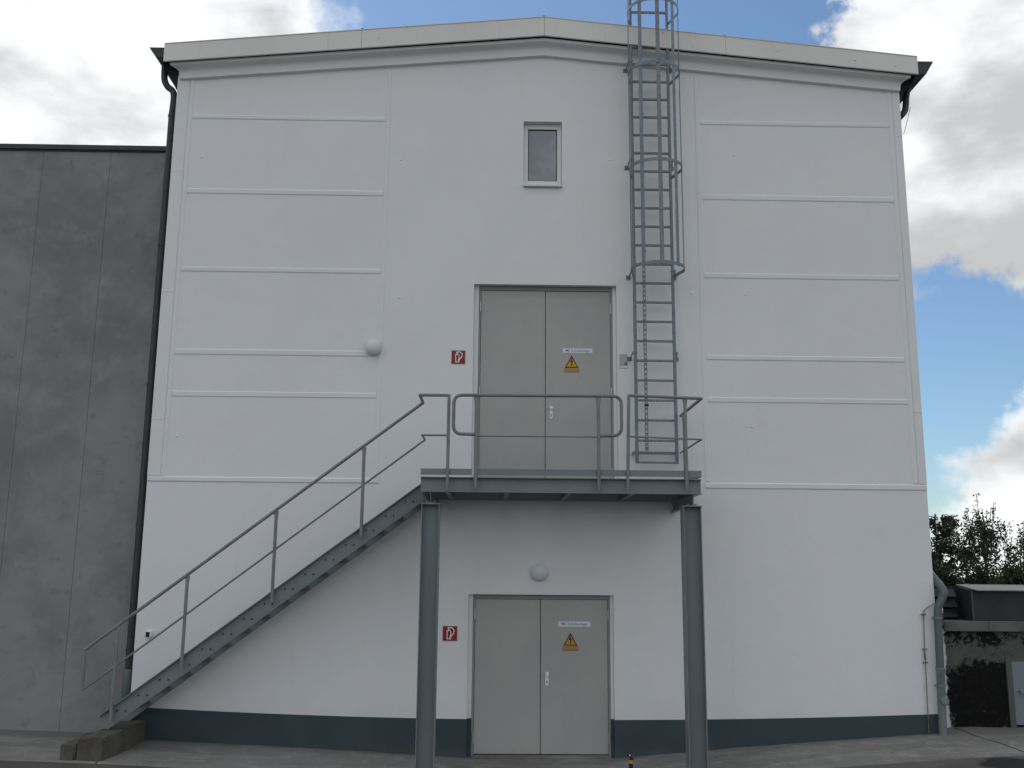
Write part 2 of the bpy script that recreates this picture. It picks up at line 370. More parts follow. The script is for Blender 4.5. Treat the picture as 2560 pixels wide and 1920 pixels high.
# ------------------------------------------------------------------ white building
XL, XR, XM = -5.17, 6.15, .53
bld = thing('white_building', (XM, 0, 0), 'white rendered two storey industrial building with shallow gable roof', 'building')
DEPTH = 22.
def gz(x, ze, zr):                            # height of a gable line: ze at the eaves, zr at the ridge
    return lerp(zr, ze, abs(x-XM)/5.67)
OPEN = [(-.515, 1.545, -.6, 2.155, .13), (-.505, 1.64, 3.69, 6.73, .14), (.225, .822, 8.30, 9.37, .14)]   # doors and window: x0 x1 z0 z1 reveal depth
mb = MB()
xc = sorted({XL, XR, XM, -.515, 1.545, -.505, 1.64, .225, .822})
zc = [-.6, 2.155, 3.69, 6.73, 8.30, 9.37, 9.9]
for i in range(len(xc)-1):
    x0, x1 = xc[i], xc[i+1]
    for j in range(len(zc)-1):
        z0, z1 = zc[j], zc[j+1]; cx, cz = (x0+x1)/2, (z0+z1)/2
        if any(o[0] < cx < o[1] and o[2] < cz < o[3] for o in OPEN): continue
        mb.add([(x0,0,z0),(x1,0,z0),(x1,0,z1),(x0,0,z1)], [(0,1,2,3)])
    mb.add([(x0,0,9.9),(x1,0,9.9),(x1,0,gz(x1,10.2,10.7)),(x0,0,gz(x0,10.2,10.7))], [(0,1,2,3)])
for (x0, x1, z0, z1, d) in OPEN:
    mb.add([(x0,0,z0),(x1,0,z0),(x1,0,z1),(x0,0,z1),(x0,d,z0),(x1,d,z0),(x1,d,z1),(x0,d,z1)], [(0,4,5,1),(1,5,6,2),(2,6,7,3),(3,7,4,0)])
    mb.add([(x0,d+.06,z0),(x1,d+.06,z0),(x1,d+.06,z1),(x0,d+.06,z1)], [(0,1,2,3)])
for x in (XL, XR): mb.add([(x,0,-.6),(x,DEPTH,-.6),(x,DEPTH,10.2),(x,0,10.2)], [(0,1,2,3)])
mb.add([(XL,DEPTH,-.6),(XR,DEPTH,-.6),(XR,DEPTH,10.2),(XM,DEPTH,10.7),(XL,DEPTH,10.2)], [(0,1,2,3,4)])
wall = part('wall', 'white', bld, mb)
# raised trim strips, pilasters and joints on the facade
def strip(x0, x1, z0, z1, d=.012, c=.018, name='trim_strip', par=wall):
    mb = MB(); n = 14 if max(x1-x0, z1-z0) > 1 else 1
    hor = (x1-x0) > (z1-z0); secs = []
    for i in range(n+1):                      # the strips are trowelled by hand, so they waver a little
        t = i/n; w = (lambda k: .0035*noise.noise((x0*3.1+t*6*(x1-x0 if hor else z1-z0)*.35, z0*2.7+k, k*4.2)))
        if hor:
            x = lerp(x0, x1, t); a, b = z0+w(1), z1+w(2)
            secs.append([(x, .004, a-.002), (x, -d, a+c), (x, -d, b-c), (x, .004, b+.002)])
        else:
            z = lerp(z0, z1, t); a, b = x0+w(1), x1+w(2)
            secs.append([(a-.002, .004, z), (a+c, -d, z), (b-c, -d, z), (b+.002, .004, z)])
    mb.loft(secs)
    return mb.build(name, 'white', par)
VA, VB, VC, VD = (-4.985, -4.905), (-1.925, -1.84), (2.895, 2.985), (5.945, 6.035)
for (a, b), top in ((VA, 9.99), (VB, 10.2), (VC, 10.2), (VD, 9.99)): strip(a, b, 3.792, top)
HZL = [(9.318, 9.40), (8.095, 8.19), (6.858, 6.945), (5.582, 5.68), (4.952, 5.046)]
HZR = [(9.352, 9.437), (8.115, 8.215), (6.862, 6.955), (5.592, 5.68), (4.952, 5.043)]
for z0, z1 in HZL: strip(VA[1]-.006, VB[0]+.006, z0, z1, .0105)
for z0, z1 in HZR: strip(VC[1]-.006, VD[0]+.006, z0, z1, .0105)
strip(XL+.002, VB[1]-.004, 3.705, 3.79, .014); strip(VC[0]+.004, XR-.002, 3.68, 3.775, .014)
part('corner_pilaster', 'white', wall, MB().box(XL-.003, VA[0]-.004, -.010, .05, 3.792, 10.02))
part('corner_pilaster', 'white', wall, MB().box(VD[1]+.004, XR+.003, -.010, .05, 3.777, 10.02))
for x0, x1, z in ((XL-.004, VA[0]-.006, 8.46), (XL-.004, VA[0]-.006, 6.55), (XL-.004, VA[0]-.006, 4.62), (VD[1]+.006, XR+.004, 9.22), (VD[1]+.006, XR+.004, 6.92), (VD[1]+.006, XR+.004, 4.85)):
    strip(x0, x1, z-.014, z+.014, .0125, .006, 'joint_strip')
# small render blemishes
for (x, z) in ((-4.72, 8.7), (-4.79, 4.37), (3.5, 8.86), (3.6, 6.62), (3.62, 4.6), (1.56, 8.75), (2.78, 6.63), (-1.62, 6.5), (-1.66, 8.7)):
    part('render_blemish', 'white', wall, MB().lathe([(.022, 0), (.018, .006), (.006, .011)], (x, 0.002, z), 'y', 9), smooth=True)
# plinth either side of the door with returns into the reveal
def plinth(x0, x1, ret):
    mb = MB(); n = 24; secs = []
    top = lambda x: .455+.0028*(x-.5)**2*(1.6 if x < .5 else 1.25)
    for i in range(n+1):
        x = lerp(x0, x1, i/n); zt = top(x)
        secs.append([(x, .02, -.6), (x, -.006, -.6), (x, -.006, zt), (x, .02, zt)])
    mb.loft(secs)
    xr = x1 if ret > 0 else x0
    mb.box(xr-.006, xr+.006, -.005, .125, -.6, top(xr)-.001)
    part('plinth', 'plinth', wall, mb)
plinth(XL-.004, -.515, 1); plinth(1.545, XR+.004, -1)
mb = MB().box(XR-.02, XR+.006, .021, DEPTH, -.6, .58); part('plinth', 'plinth', wall, mb)
mb = MB().box(XL-.006, XL+.02, .021, DEPTH, -.6, .54); part('plinth', 'plinth', wall, mb)
# cornice: band, cove, lip, following both slopes
def cornice():
    mb = MB()
    E = [(-.0, 9.955), (-.062, 9.962), (-.062, 10.06), (-.075, 10.085), (-.105, 10.105), (-.155, 10.112), (-.18, 10.122), (-.182, 10.165), (.0, 10.165)]
    Rr = [(-.0, 10.455), (-.062, 10.462), (-.062, 10.575), (-.075, 10.602), (-.105, 10.622), (-.155, 10.630), (-.18, 10.642), (-.182, 10.688), (.0, 10.688)]
    XO = [.0, .0, .012, .03, .06, .10, .125, .13, .0]          # how far each line runs past the wall's end
    secs = []
    for sgn, xe in ((-1, XL+.045), (0, XM), (1, XR-.0)):
        ring = []
        for (e, r, xo) in zip(E, Rr, XO):
            if sgn == 0: ring.append((XM, r[0], r[1]))
            else: ring.append((xe+sgn*xo, e[0], e[1]))
        secs.append(ring)
    # a few more sections so that the lower line can waver
    full = []
    for a, b in ((0, 1), (1, 2)):
        for i in range(12):
            t = i/12
            full.append([tuple(lerp(p[k], q[k], t)+(.006*noise.noise((t*9+a*20, 1, 1)) if (k == 2 and j in (0, 1) and 0 < t) else 0) for k in range(3)) for j, (p, q) in enumerate(zip(secs[a], secs[b]))])
    full.append(secs[2])
    mb.loft(full); return mb
part('cornice', 'white', bld, cornice(), smooth=True)
# fascia in four sheets
def fz(x, base): return lerp(base[1], base[0], abs(x-XM)/5.865)
FB, FT = (10.147, 10.695), (10.436, 11.003)
part('fascia_backing', 'gap', bld, MB().prism([(-5.30, fz(-5.30, FB)+.02), (XM, 10.715), (6.34, fz(6.34, FB)+.02), (6.34, fz(6.34, FT)-.03), (XM, 10.97), (-5.30, fz(-5.30, FT)-.03)], -.215, .12))
for x0, x1 in ((-5.337, -2.309), (-2.305, .528), (.532, 3.366), (3.370, 6.372)):
    P = [(x0, fz(x0, FB)), (x1, fz(x1, FB)), (x1, fz(x1, FT)), (x0, fz(x0, FT))]
    fp = part('fascia_panel', 'fascia', bld, MB().prism(P, -.25, -.218), bevel=.003)
    cap = MB(); a, b = fz(x0, FT), fz(x1, FT)
    cap.loft([[(x0, -.258, a), (x0, .05, a), (x0, .05, a+.012), (x0, -.258, a+.012)], [(x1, -.258, b), (x1, .05, b), (x1, .05, b+.012), (x1, -.258, b+.012)]])
    part('edge_cap', 'fascia', fp, cap)
for x in (-2.307, .53, 3.368):
    z = fz(x, FT)+.012
    part('roof_clip', 'gutter', bld, MB().box(x-.05, x+.05, -.22, -.14, z-.005, z+.012).box(x-.022, x+.022, -.205, -.155, z+.012, z+.045), bevel=.004)
rf = MB(); a = fz(-5.33, FT)-.035; b = fz(6.37, FT)-.035
rf.loft([[(-5.33, -.2, a), (XM, -.2, 10.965), (6.37, -.2, b), (6.37, -.2, b-.12), (XM, -.2, 10.84), (-5.33, -.2, a-.12)],
         [(-5.33, DEPTH+.2, a), (XM, DEPTH+.2, 10.965), (6.37, DEPTH+.2, b), (6.37, DEPTH+.2, b-.12), (XM, DEPTH+.2, 10.84), (-5.33, DEPTH+.2, a-.12)]])
part('roof', 'roof', bld, rf)
# gutters along the eaves
def gutter(s, x_in, x_out, zt, zb):
    mb = MB(); xm = lerp(x_in, x_out, .55)
    prof = [(x_in, zt), (x_out, zt), (xm, zb), (x_in, zb-.02)]
    mb.prism(prof, -.16, DEPTH)
    return mb
gl = part('gutter', 'gutter', bld, gutter(-1, -5.345, -5.605, 10.425, 10.275))
gr = part('gutter', 'gutter', bld, gutter(1, 6.385, 6.665, 10.415, 10.205))
part('eaves_soffit', 'gap', bld, MB().prism([(-5.30, 10.30), (-5.10, 10.14), (-5.175, 9.80), (-5.19, 9.80), (-5.44, 10.24)], .06, DEPTH))
part('eaves_soffit', 'gap', bld, MB().prism([(6.30, 10.30), (6.10, 10.14), (6.155, 9.92), (6.19, 9.92), (6.46, 10.22)], .06, DEPTH))
def smoothpath(ps, k=6):
    ps = [Vector(p) for p in ps]; out = []
    for i in range(len(ps)-1):
        p0 = ps[max(i-1, 0)]; p1, p2 = ps[i], ps[i+1]; p3 = ps[min(i+2, len(ps)-1)]
        for j in range(k):
            t = j/k; out.append(.5*((2*p1)+(p2-p0)*t+(2*p0-5*p1+4*p2-p3)*t*t+(3*p1-p0-3*p2+p3)*t**3))
    return out+[ps[-1]]
PXL = -5.262
pl = part('downpipe', 'gutter', bld, MB().tube(smoothpath([(-5.435, .1, 10.28), (-5.43, .1, 10.12), (-5.415, .1, 10.0), (-5.36, .1, 9.90), (-5.28, .1, 9.83), (PXL+.01, .1, 9.72), (PXL, .1, 9.45)], 5)+[(PXL, .1, 6.), (PXL, .1, 3.), (PXL, .1, .15)], .05, 14), smooth=True)
for z in (9.41, 7.3, 5.15, 3.1, 1.35): part('pipe_clamp', 'gutter', pl, MB().lathe([(.052, -.02), (.058, -.02), (.058, .02), (.052, .02)], (PXL, .1, z), 'z', 14).box(PXL-.008, PXL+.09, .09, .11, z-.012, z+.012))
part('pipe_sleeve', 'pipe', pl, MB().lathe([(.056, .15), (.064, .16), (.064, 1.05), (.056, 1.07)], (PXL, .1, .02), 'z', 14), smooth=True)
pr = part('downpipe', 'gutter', bld, MB().tube(smoothpath([(6.44, .3, 10.2), (6.40, .3, 10.05), (6.385, .3, 9.92), (6.36, .3, 9.80), (6.28, .3, 9.70), (6.21, .45, 9.62), (6.205, .6, 9.45)], 5)+[(6.205, .6, 3.)], .05, 14), smooth=True)
part('wire', 'cable', pr, MB().tube(smoothpath([(6.375, .12, 9.78), (6.34, .12, 9.66), (6.29, .12, 9.48), (6.225, .1, 9.30)], 4), .004, 5))
# lower part of the right-hand downpipe comes round the corner to the front
pf = part('downpipe', 'pipe', bld, MB().tube(smoothpath([(6.205, .5, 2.75), (6.205, .28, 2.56), (6.20, .08, 2.43), (6.222, -.05, 2.33), (6.243, -.10, 2.24), (6.215, -.1, 2.15), (6.150, -.1, 2.03), (6.134, -.1, 1.90), (6.130, -.1, 1.75)], 5)+[(6.115, -.1, 1.2)], .054, 16), smooth=True)
part('pipe_foot', 'pipe_foot', pf, MB().tube([(6.118, -.1, 1.20), (6.117, -.1, 1.17), (6.116, -.1, 1.16), (6.09, -.1, .30)], .056, 16, rs=[.064, .064, .057, .055]), smooth=True)
part('cleaning_cap', 'pipe_foot', pf, MB().lathe([(.058, 0), (.058, .02), (.050, .028), (.050, .024), (.0, .026)], (6.125, -.145, .755), 'y', 18))
for z, x in ((1.88, 6.134), (.96, 6.110)):
    part('pipe_clamp', 'galv', pf, MB().lathe([(.056, -.016), (.064, -.016), (.064, .016), (.056, .016)], (x, -.1, z), 'z', 16).box(x-.085, x-.05, -.115, -.085, z-.012, z+.012).box(x-.01, x+.01, -.05, .002, z-.01, z+.01))

# ------------------------------------------------------------------ doors and window
def double_door(x0, x1, z0, z1, xm, ox0, ox1, oz1, yd, hz, knob, hdark):
    fr_ = MB(); t = .045
    fr_.box(x0-.03, x0, yd-.02, yd+.05, z0-.04, oz1-.002); fr_.box(x1, x1+.03, yd-.02, yd+.05, z0-.04, oz1-.002); fr_.box(x0, x1, yd-.02, yd+.05, z1, oz1-.002)
    d = part('door', 'dframe', bld, fr_, bevel=.004)
    for a, b in ((ox0+.002, x0-.031), (x1+.031, ox1-.002)):
        part('jamb', 'white', d, MB().box(a, b, yd-.035, yd+.05, z0-.04 if z0 > 1 else .462, oz1-.002))
        if z0 < 1: part('jamb_foot', 'plinth', d, MB().box(a, b, yd-.036, yd+.05, z0-.2, .46))
    part('threshold', 'apron', d, MB().box(x0-.02, x1+.02, .0, yd+.05, z0-.07, z0-.012), bevel=.005)
    part('gap_seal', 'black', d, MB().box(x0+.001, x1-.001, yd+.022, yd+.045, z0-.011, z1-.001))
    for a, b in ((x0+.005, xm-.005), (xm+.005, x1-.005)):
        part('leaf', 'door', d, MB().box(a, b, yd-.008, yd+.02, z0, z1-.006), bevel=.003)
    part('cover_strip', 'door', d, MB().box(xm-.024, xm-.0055, yd-.0125, yd-.0085, z0+.01, z1-.015))
    for x in (x0-.004, x1+.004):
        for z in hz: part('hinge', 'hinge', d, MB().lathe([(.010, -.075), (.011, -.07), (.011, -.002), (.009, 0), (.011, .002), (.011, .07), (.010, .075)], (x, yd-.030, z), 'z', 10))
    kx, kz = knob
    h = MB(); pr_ = [(kx+.022*math.cos(a), kz-.075+.022*math.sin(a)) for a in [math.pi+math.pi*i/8 for i in range(9)]]+[(kx+.022*math.cos(a), kz+.068+.022*math.sin(a)) for a in [math.pi*i/8 for i in range(9)]]
    h.prism(pr_, yd-.017, yd-.008)
    hd = part('handle_plate', 'knob', d, h, bevel=.002)
    part('knob', 'knob', hd, MB().lathe([(.009, .0), (.009, .022), (.024, .03), (.028, .042), (.024, .052), (.0, .055)], (kx, yd-.017, kz+.062), 'y', 18), smooth=True)
    part('keyhole', 'ink', hd, MB().lathe([(.008, 0), (.008, .002)], (kx, yd-.017, kz-.036), 'y', 10).box(kx-.005, kx+.005, yd-.019, yd-.0171, kz-.068, kz-.038))
    return d
double_door(-.422, 1.470, -.012, 2.092, .513, -.515, 1.545, 2.155, .10, (1.88, .2), (.605, 1.0), 0)
double_door(-.402, 1.558, 3.715, 6.665, .575, -.505, 1.64, 6.73, .12, (6.4, 5.1, 3.9), (.664, 4.80), 0)
wy = .115
wf = MB()
wf.box(.228, .298, wy-.02, wy+.05, 8.335, 9.367); wf.box(.752, .819, wy-.02, wy+.05, 8.335, 9.367); wf.box(.2985, .7515, wy-.02, wy+.05, 9.285, 9.367); wf.box(.2985, .7515, wy-.02, wy+.05, 8.335, 8.425)
wn = part('window', 'pvc', bld, wf, bevel=.006)
part('seal', 'black', wn, MB().box(.299, .308, wy-.004, wy+.02, 8.426, 9.284).box(.742, .751, wy-.004, wy+.02, 8.426, 9.284).box(.3082, .7418, wy-.004, wy+.02, 9.274, 9.284).box(.3082, .7418, wy-.004, wy+.02, 8.426, 8.434))
part('pane', 'glass', wn, MB().box(.3085, .7415, wy+.006, wy+.014, 8.4345, 9.2735))
sl = MB(); sl.loft([[(x, wy-.021, 8.332), (x, -.048, 8.312), (x, -.048, 8.284), (x, -.043, 8.284), (x, -.040, 8.305), (x, wy-.021, 8.326)] for x in (.231, .817)])
part('sill', 'sill', wn, sl)
part('sill_end', 'pvc', wn, MB().box(.2265, .2305, -.05, wy-.022, 8.288, 8.345)); part('sill_end', 'pvc', wn, MB().box(.8175, .8205, -.05, wy-.022, 8.288, 8.345))

# ------------------------------------------------------------------ grey concrete building
gb_ = thing('concrete_building', (-8.5, .4, .2), 'dark grey concrete panel building standing left of the white building', 'building')
GY = .42
part('core', 'dconc', gb_, MB().box(-16, XL-.14, GY+.012, 20, -.3, 8.94))
gx = [-16+0.0, -13.59, -12.55, -11.51, -10.47, -9.43, -8.39, -7.335, -6.285, XL-.135]
for a, b in zip(gx, gx[1:]):
    part('wall_panel', 'dconc', gb_, MB().box(a+.0015, b-.0015, GY, GY+.155, -.3, 8.95), bevel=.005)
part('roof_edge_trim', 'gutter', gb_, MB().box(-16.02, XL-.135, GY-.045, GY+.25, 8.955, 9.035).box(-16.02, XL-.135, GY-.02, GY+.2, 8.935, 8.954), bevel=.004)

# ------------------------------------------------------------------ steel staircase with landing
st = thing('steel_staircase', (-1, -1, 0), 'grey painted steel staircase with landing in front of the upper door', 'staircase')
LY = -1.50; Z0, Z1 = 3.482, 3.678; X0, X1 = -1.127, 2.533
def channel(axis, a0, a1, web, lip, z0, z1, tw=.009, tf=.012):
    mb = MB()
    w0, w1 = sorted((web, web+(tw if lip < web else -tw))); l0, l1 = sorted((web, lip))
    B = (lambda p0, p1, q0, q1, r0, r1: mb.box(p0, p1, q0, q1, r0, r1)) if axis == 'x' else (lambda p0, p1, q0, q1, r0, r1: mb.box(q0, q1, p0, p1, r0, r1))
    B(a0, a1, w0, w1, z0+tf, z1-tf)
    e0, e1 = min(l0, w0), max(l1, w1)
    B(a0, a1, e0, e1, z0, z0+tf-.0005); B(a0, a1, e0, e1, z1-tf+.0005, z1)
    return mb
part('edge_beam', 'steel', st, channel('x', X0, X1, LY+.062, LY, Z0, Z1))
part('edge_beam', 'steel', st, channel('x', X0, X1, -.085, -.025, Z0, Z1))
part('edge_beam', 'steel', st, channel('y', LY+.075, -.09, X0+.055, X0+.004, Z0+.001, Z1-.001))
part('edge_beam', 'steel', st, channel('y', LY+.075, -.09, X1-.055, X1-.004, Z0+.001, Z1-.001))
for x in (-.775, -.005, .812, 1.648):
    part('joist', 'steel', st, MB().box(x-.03, x+.03, LY+.075, -.09, Z0+.002, Z0+.012).box(x-.004, x+.004, LY+.075, -.09, Z0+.0125, Z1-.032))
def ibeam_y(x, y0, y1, z0, z1, w=.075, tf=.009, tw=.007):
    return MB().box(x-w/2, x+w/2, y0, y1, z0, z0+tf).box(x-w/2, x+w/2, y0, y1, z1-tf, z1).box(x-tw/2, x+tw/2, y0, y1, z0+tf, z1-tf)
for x in (-.992, 2.425):
    part('cross_beam', 'steel', st, ibeam_y(x, LY+.03, -.003, 3.336, Z0-.001))
for x in (-.990, 2.408):
    c = MB(); w = .118; y0, y1 = LY+.03, LY+.25
    c.box(x-w, x-w+.012, y0, y1, -.35, 3.322); c.box(x+w-.012, x+w, y0, y1, -.35, 3.322); c.box(x-w+.012, x+w-.012, (y0+y1)/2-.005, (y0+y1)/2+.005, -.35, 3.322)
    cl = part('column', 'steel', st, c)
    part('cap_plate', 'steel', cl, MB().box(x-.128, x+.128, y0-.012, y1+.012, 3.3225, 3.3355))
    part('base_plate', 'steel', cl, MB().box(x-.17, x+.17, y0-.04, y1+.04, zg(x)+.002, zg(x)+.022))
    for bx in (-.05, .05): part('bolt', 'steel', cl, MB().lathe([(.016, 0), (.016, .012), (.009, .012), (.009, .022)], (x+bx, y0+.03, 3.344), 'z', 6))
gm = MB()
nb = 170
for i in range(nb+1):
    x = lerp(X0+.065, X1-.065, i/nb); gm.box(x-.0015, x+.0015, LY+.076, -.09, Z1-.030, Z1+.001)
for j in range(15):
    y = lerp(LY+.09, -.10, j/14); gm.box(X0+.06, X1-.06, y-.002, y+.002, Z1-.008, Z1-.001)
part('floor_grating', 'grate', st, gm, kind='stuff')
part('toe_board', 'steel', st, MB().box(X0, -.462, LY-.004, LY+.002, 3.700, 3.783))
part('toe_board', 'steel', st, MB().box(-.386, X1, LY-.004, LY+.002, 3.703, 3.787))
part('toe_board', 'steel', st, MB().box(X1-.005, X1+.001, LY+.003, -.05, 3.703, 3.787))
# stair flight
SY0, SY1 = -.90, -.075
SL = .745
zt = lambda x: .914+SL*(x+4.824)
zb = lambda x: .802+SL*(x+4.617)
def stringer(yw, yl):
    mb = MB(); xe = -1.075
    xb = -4.617+(.432-.802)/SL
    poly = [(-5.245, .432), (xb, .432), (xe, zb(xe)), (xe, 3.66), (-4.824+(3.66-.914)/SL, 3.66), (-5.245, zt(-5.245))]
    w0, w1 = sorted((yw, yw+(.008 if yl < yw else -.008)))
    mb.prism(poly, w0, w1)
    a, b = sorted((yw, yl)); t = .012
    for f, x0, sgn in ((zt, -5.245, -1), (zb, xb, 1)):
        off = t*math.sqrt(1+SL*SL)*sgn
        x1 = min(xe, -4.824+(3.66-.914)/SL) if f is zt else xe
        P = [(x0, f(x0)), (x1, f(x1)), (x1, f(x1)+off), (x0, f(x0)+off)]
        if sgn < 0: mb.prism(P, a, b-.0005 if yl < yw else b)
        else: mb.prism(P, a, b-.0005)
    return mb
s1 = part('stringer', 'steel', st, stringer(SY0+.05, SY0))
s2 = part('stringer', 'steel', st, stringer(SY1-.05, SY1))
bolts = MB()
tm = None
for i in range(-6, 9):
    bx, bz = -3.461+.261*i, 1.832+.1955*i
    for dx in (0, .107): bolts.lathe([(.013, 0), (.013, .009), (.007, .009), (.007, .016)], (bx+dx, SY0+.05, bz), 'y', 6)
    if tm is None:
        tb = MB(); ya, yb = SY0+.062, SY1-.062
        tb.box(-.085, .170, ya, ya+.004, -.03, .035); tb.box(-.085, .170, yb-.004, yb, -.03, .035)
        tb.box(-.09, -.06, ya+.0045, yb-.0045, .005, .034); tb.box(.1645, .1695, ya+.0045, yb-.0045, -.005, .034)
        for q in range(7): tb.box(-.05+q*.03, -.046+q*.03, ya+.0045, yb-.0045, .004, .033)
        for q in range(7):
            yy = lerp(ya+.06, yb-.06, q/6); tb.box(-.0595, .164, yy-.002, yy+.002, .026, .0335)
        t0 = tb.build('tread', 'grate', None); tm = t0.data; tr_ = t0
    else:
        tr_ = bpy.data.objects.new('tread', tm); COL.objects.link(tr_)
    tr_.parent = st; tr_.location = Vector((bx, 0, bz))-st.location
part('bolt_row', 'gutter', s1, bolts, kind='stuff')  # darker than the stair paint: shade on the bolt heads put into colour
# railings
RR = .0215
def post(x, y, z0, z1, r=.0225, flat=.09):
    secs = []; n = 12
    for z, kx, ky in ((z0, 1, 1), (z1-flat*1.6, 1, 1), (z1-flat*.8, 1.12, .75), (z1-flat*.35, 1.38, .42), (z1, 1.42, .38)):
        secs.append([(x+r*kx*math.cos(2*math.pi*a/n), y+r*ky*math.sin(2*math.pi*a/n), z) for a in range(n)])
    return MB().loft(secs)
def bend(pts, rad, k=6):                     # round the corners of a polyline
    pts = [Vector(p) for p in pts]; out = [pts[0]]
    for i in range(1, len(pts)-1):
        a = (pts[i-1]-pts[i]).normalized(); b = (pts[i+1]-pts[i]).normalized()
        p0, p1 = pts[i]+a*rad, pts[i]+b*rad
        for j in range(k+1):
            t = j/k; out.append(p0*(1-t)**2+pts[i]*2*t*(1-t)+p1*t*t)
    return out+[pts[-1]]
RY = LY-.026; SRY = SY0-.024
rp = lambda mb, nm='post': part(nm, 'rail', st, mb, smooth=True)
ELZ = 4.735; hz = lambda x: 4.742+.7635*(x+1.147)       # handrail on the flight
mz = lambda x: 4.248+.7655*(x+1.124)
rp(MB().tube(bend([(-.777, RY, 3.505), (-.777, RY, 4.747), (-1.160, RY, 4.747), (-1.160, SRY, 4.747), (-5.486, SRY, hz(-5.486)), (-5.474, SRY, mz(-5.474))], .012, 3), RR, 12), 'handrail')
rp(MB().tube(bend([(-.800, RY, 4.216), (-1.120, RY, 4.216), (-1.120, SRY, 4.235), (-5.474, SRY, mz(-5.474))], .008, 3), .0135, 10), 'mid_rail')
for x, zf in ((-1.945, 2.913), (-3.090, 2.056), (-4.217, 1.202), (-5.078, .545)):
    rp(post(x, SRY-.001, zf, hz(x)-.012))
rp(MB().tube(bend([(-.40, RY, 4.232), (-.712, RY, 4.238), (-.712, RY, 4.752), (1.492, RY, 4.762), (1.492, RY, 4.238), (1.20, RY, 4.230)], .115, 7), .0225, 12), 'handrail')
rp(MB().tube([(-.41, RY, 4.212), (1.19, RY, 4.216)], .0105, 8), 'mid_rail')
for x in (-.415, 1.189):
    p_ = rp(post(x, RY, 3.512, 4.742, .0235))
    part('collar', 'rail', p_, MB().lathe([(.028, -.006), (.030, 0), (.028, .006)], (x, RY, 3.70), 'z', 14))
rp(MB().tube(bend([(1.562, RY, 3.518), (1.594, RY, 4.772), (2.556, RY, 4.742), (2.556, -.06, 4.742)], .012, 3), RR, 12), 'handrail')
rp(MB().tube(bend([(1.59, RY, 4.226), (2.54, RY, 4.196), (2.54, -.06, 4.196)], .008, 3), .0125, 10), 'mid_rail')
rp(post(2.335, RY, 3.520, 4.738)); rp(post(2.556, -.30, 3.52, 4.730))

# ------------------------------------------------------------------ caged ladder
ld = thing('caged_ladder', (2.17, -.2, 4.0), 'galvanised steel cage ladder climbing from the landing past the roof edge', 'ladder')
LYD = -.21; SX0, SX1 = 1.883, 2.458; ZT = 12.6
for x in (SX0, SX1):
    part('stile', 'galv', ld, MB().tube([(x, LYD, 4.02), (x, LYD, ZT)], .0245, 12), smooth=True)
rung = None
nr = 28
for i in range(nr):
    z = 4.350+.2951*i
    if rung is None:
        r_ = MB().box(SX0+.02, SX1-.02, LYD-.015, LYD+.015, 4.35-.0165, 4.35+.0165).build('rung', 'galv', ld, bevel=.004); rung = r_
    else:
        r_ = bpy.data.objects.new('rung', rung.data); COL.objects.link(r_); r_.parent = ld; r_.location = (0, 0, z-4.350)
part('foot_bar', 'galv', ld, MB().box(SX0-.022, SX1+.022, LYD-.012, LYD+.012, 4.018, 4.046), bevel=.003)
br = MB().box(1.835, SX1+.03, LYD+.024, LYD+.030, 4.150, 4.195)
br.box(1.835, 1.842, LYD+.03, -.002, 4.150, 4.195).box(SX1+.023, SX1+.030, LYD+.03, -.002, 4.150, 4.195)
for x in (2.05, 2.16, 2.27, 2.38): br.lathe([(.010, 0), (.010, .006)], (x, LYD+.024, 4.172), 'y', 8)
part('wall_bracket', 'galv', ld, br)
for z in (5.60, 6.86, 8.62, 10.25):
    for sgn, x in ((-1, SX0), (1, SX1)):
        b = MB().tube([(x+sgn*.03, LYD, z+.05), (x+sgn*.045, LYD+.04, z+.03), (x+sgn*.055, -.05, z), (x+sgn*.06, -.012, z)], .009, 8)
        b.box(x+sgn*.06-.035, x+sgn*.06+.035, -.014, -.001, z-.03, z+.03)
        b.box(x-.025 if sgn > 0 else x-.045, x+.045 if sgn > 0 else x+.025, LYD-.026, LYD+.026, z+.035, z+.062)
        part('wall_bracket', 'galv', ld, b, smooth=True)
# slotted fall-arrest rail
GX = 2.024
g = MB()
z = 4.20
ZR = 12.2
g.box(GX-.022, GX-.009, LYD-.040, LYD-.030, 4.20, ZR); g.box(GX+.009, GX+.022, LYD-.040, LYD-.030, 4.20, ZR)
g.box(GX-.0218, GX-.017, LYD-.0295, LYD-.012, 4.20, ZR); g.box(GX+.017, GX+.0218, LYD-.0295, LYD-.012, 4.20, ZR)
k = 0
while z < ZR:
    g.box(GX-.009, GX+.009, LYD-.0395, LYD-.0305, z, z+.035); z += .0738
gr_ = part('guide_rail', 'galv', ld, g)
part('slot_backing', 'gap', gr_, MB().box(GX-.0085, GX+.0085, LYD-.0290, LYD-.0280, 4.2, 4.2+.05))
for z in (4.86, 7.2, 9.4): part('rail_stop', 'black', gr_, MB().box(GX-.03, GX+.036, LYD-.05, LYD-.041, z-.014, z+.014))
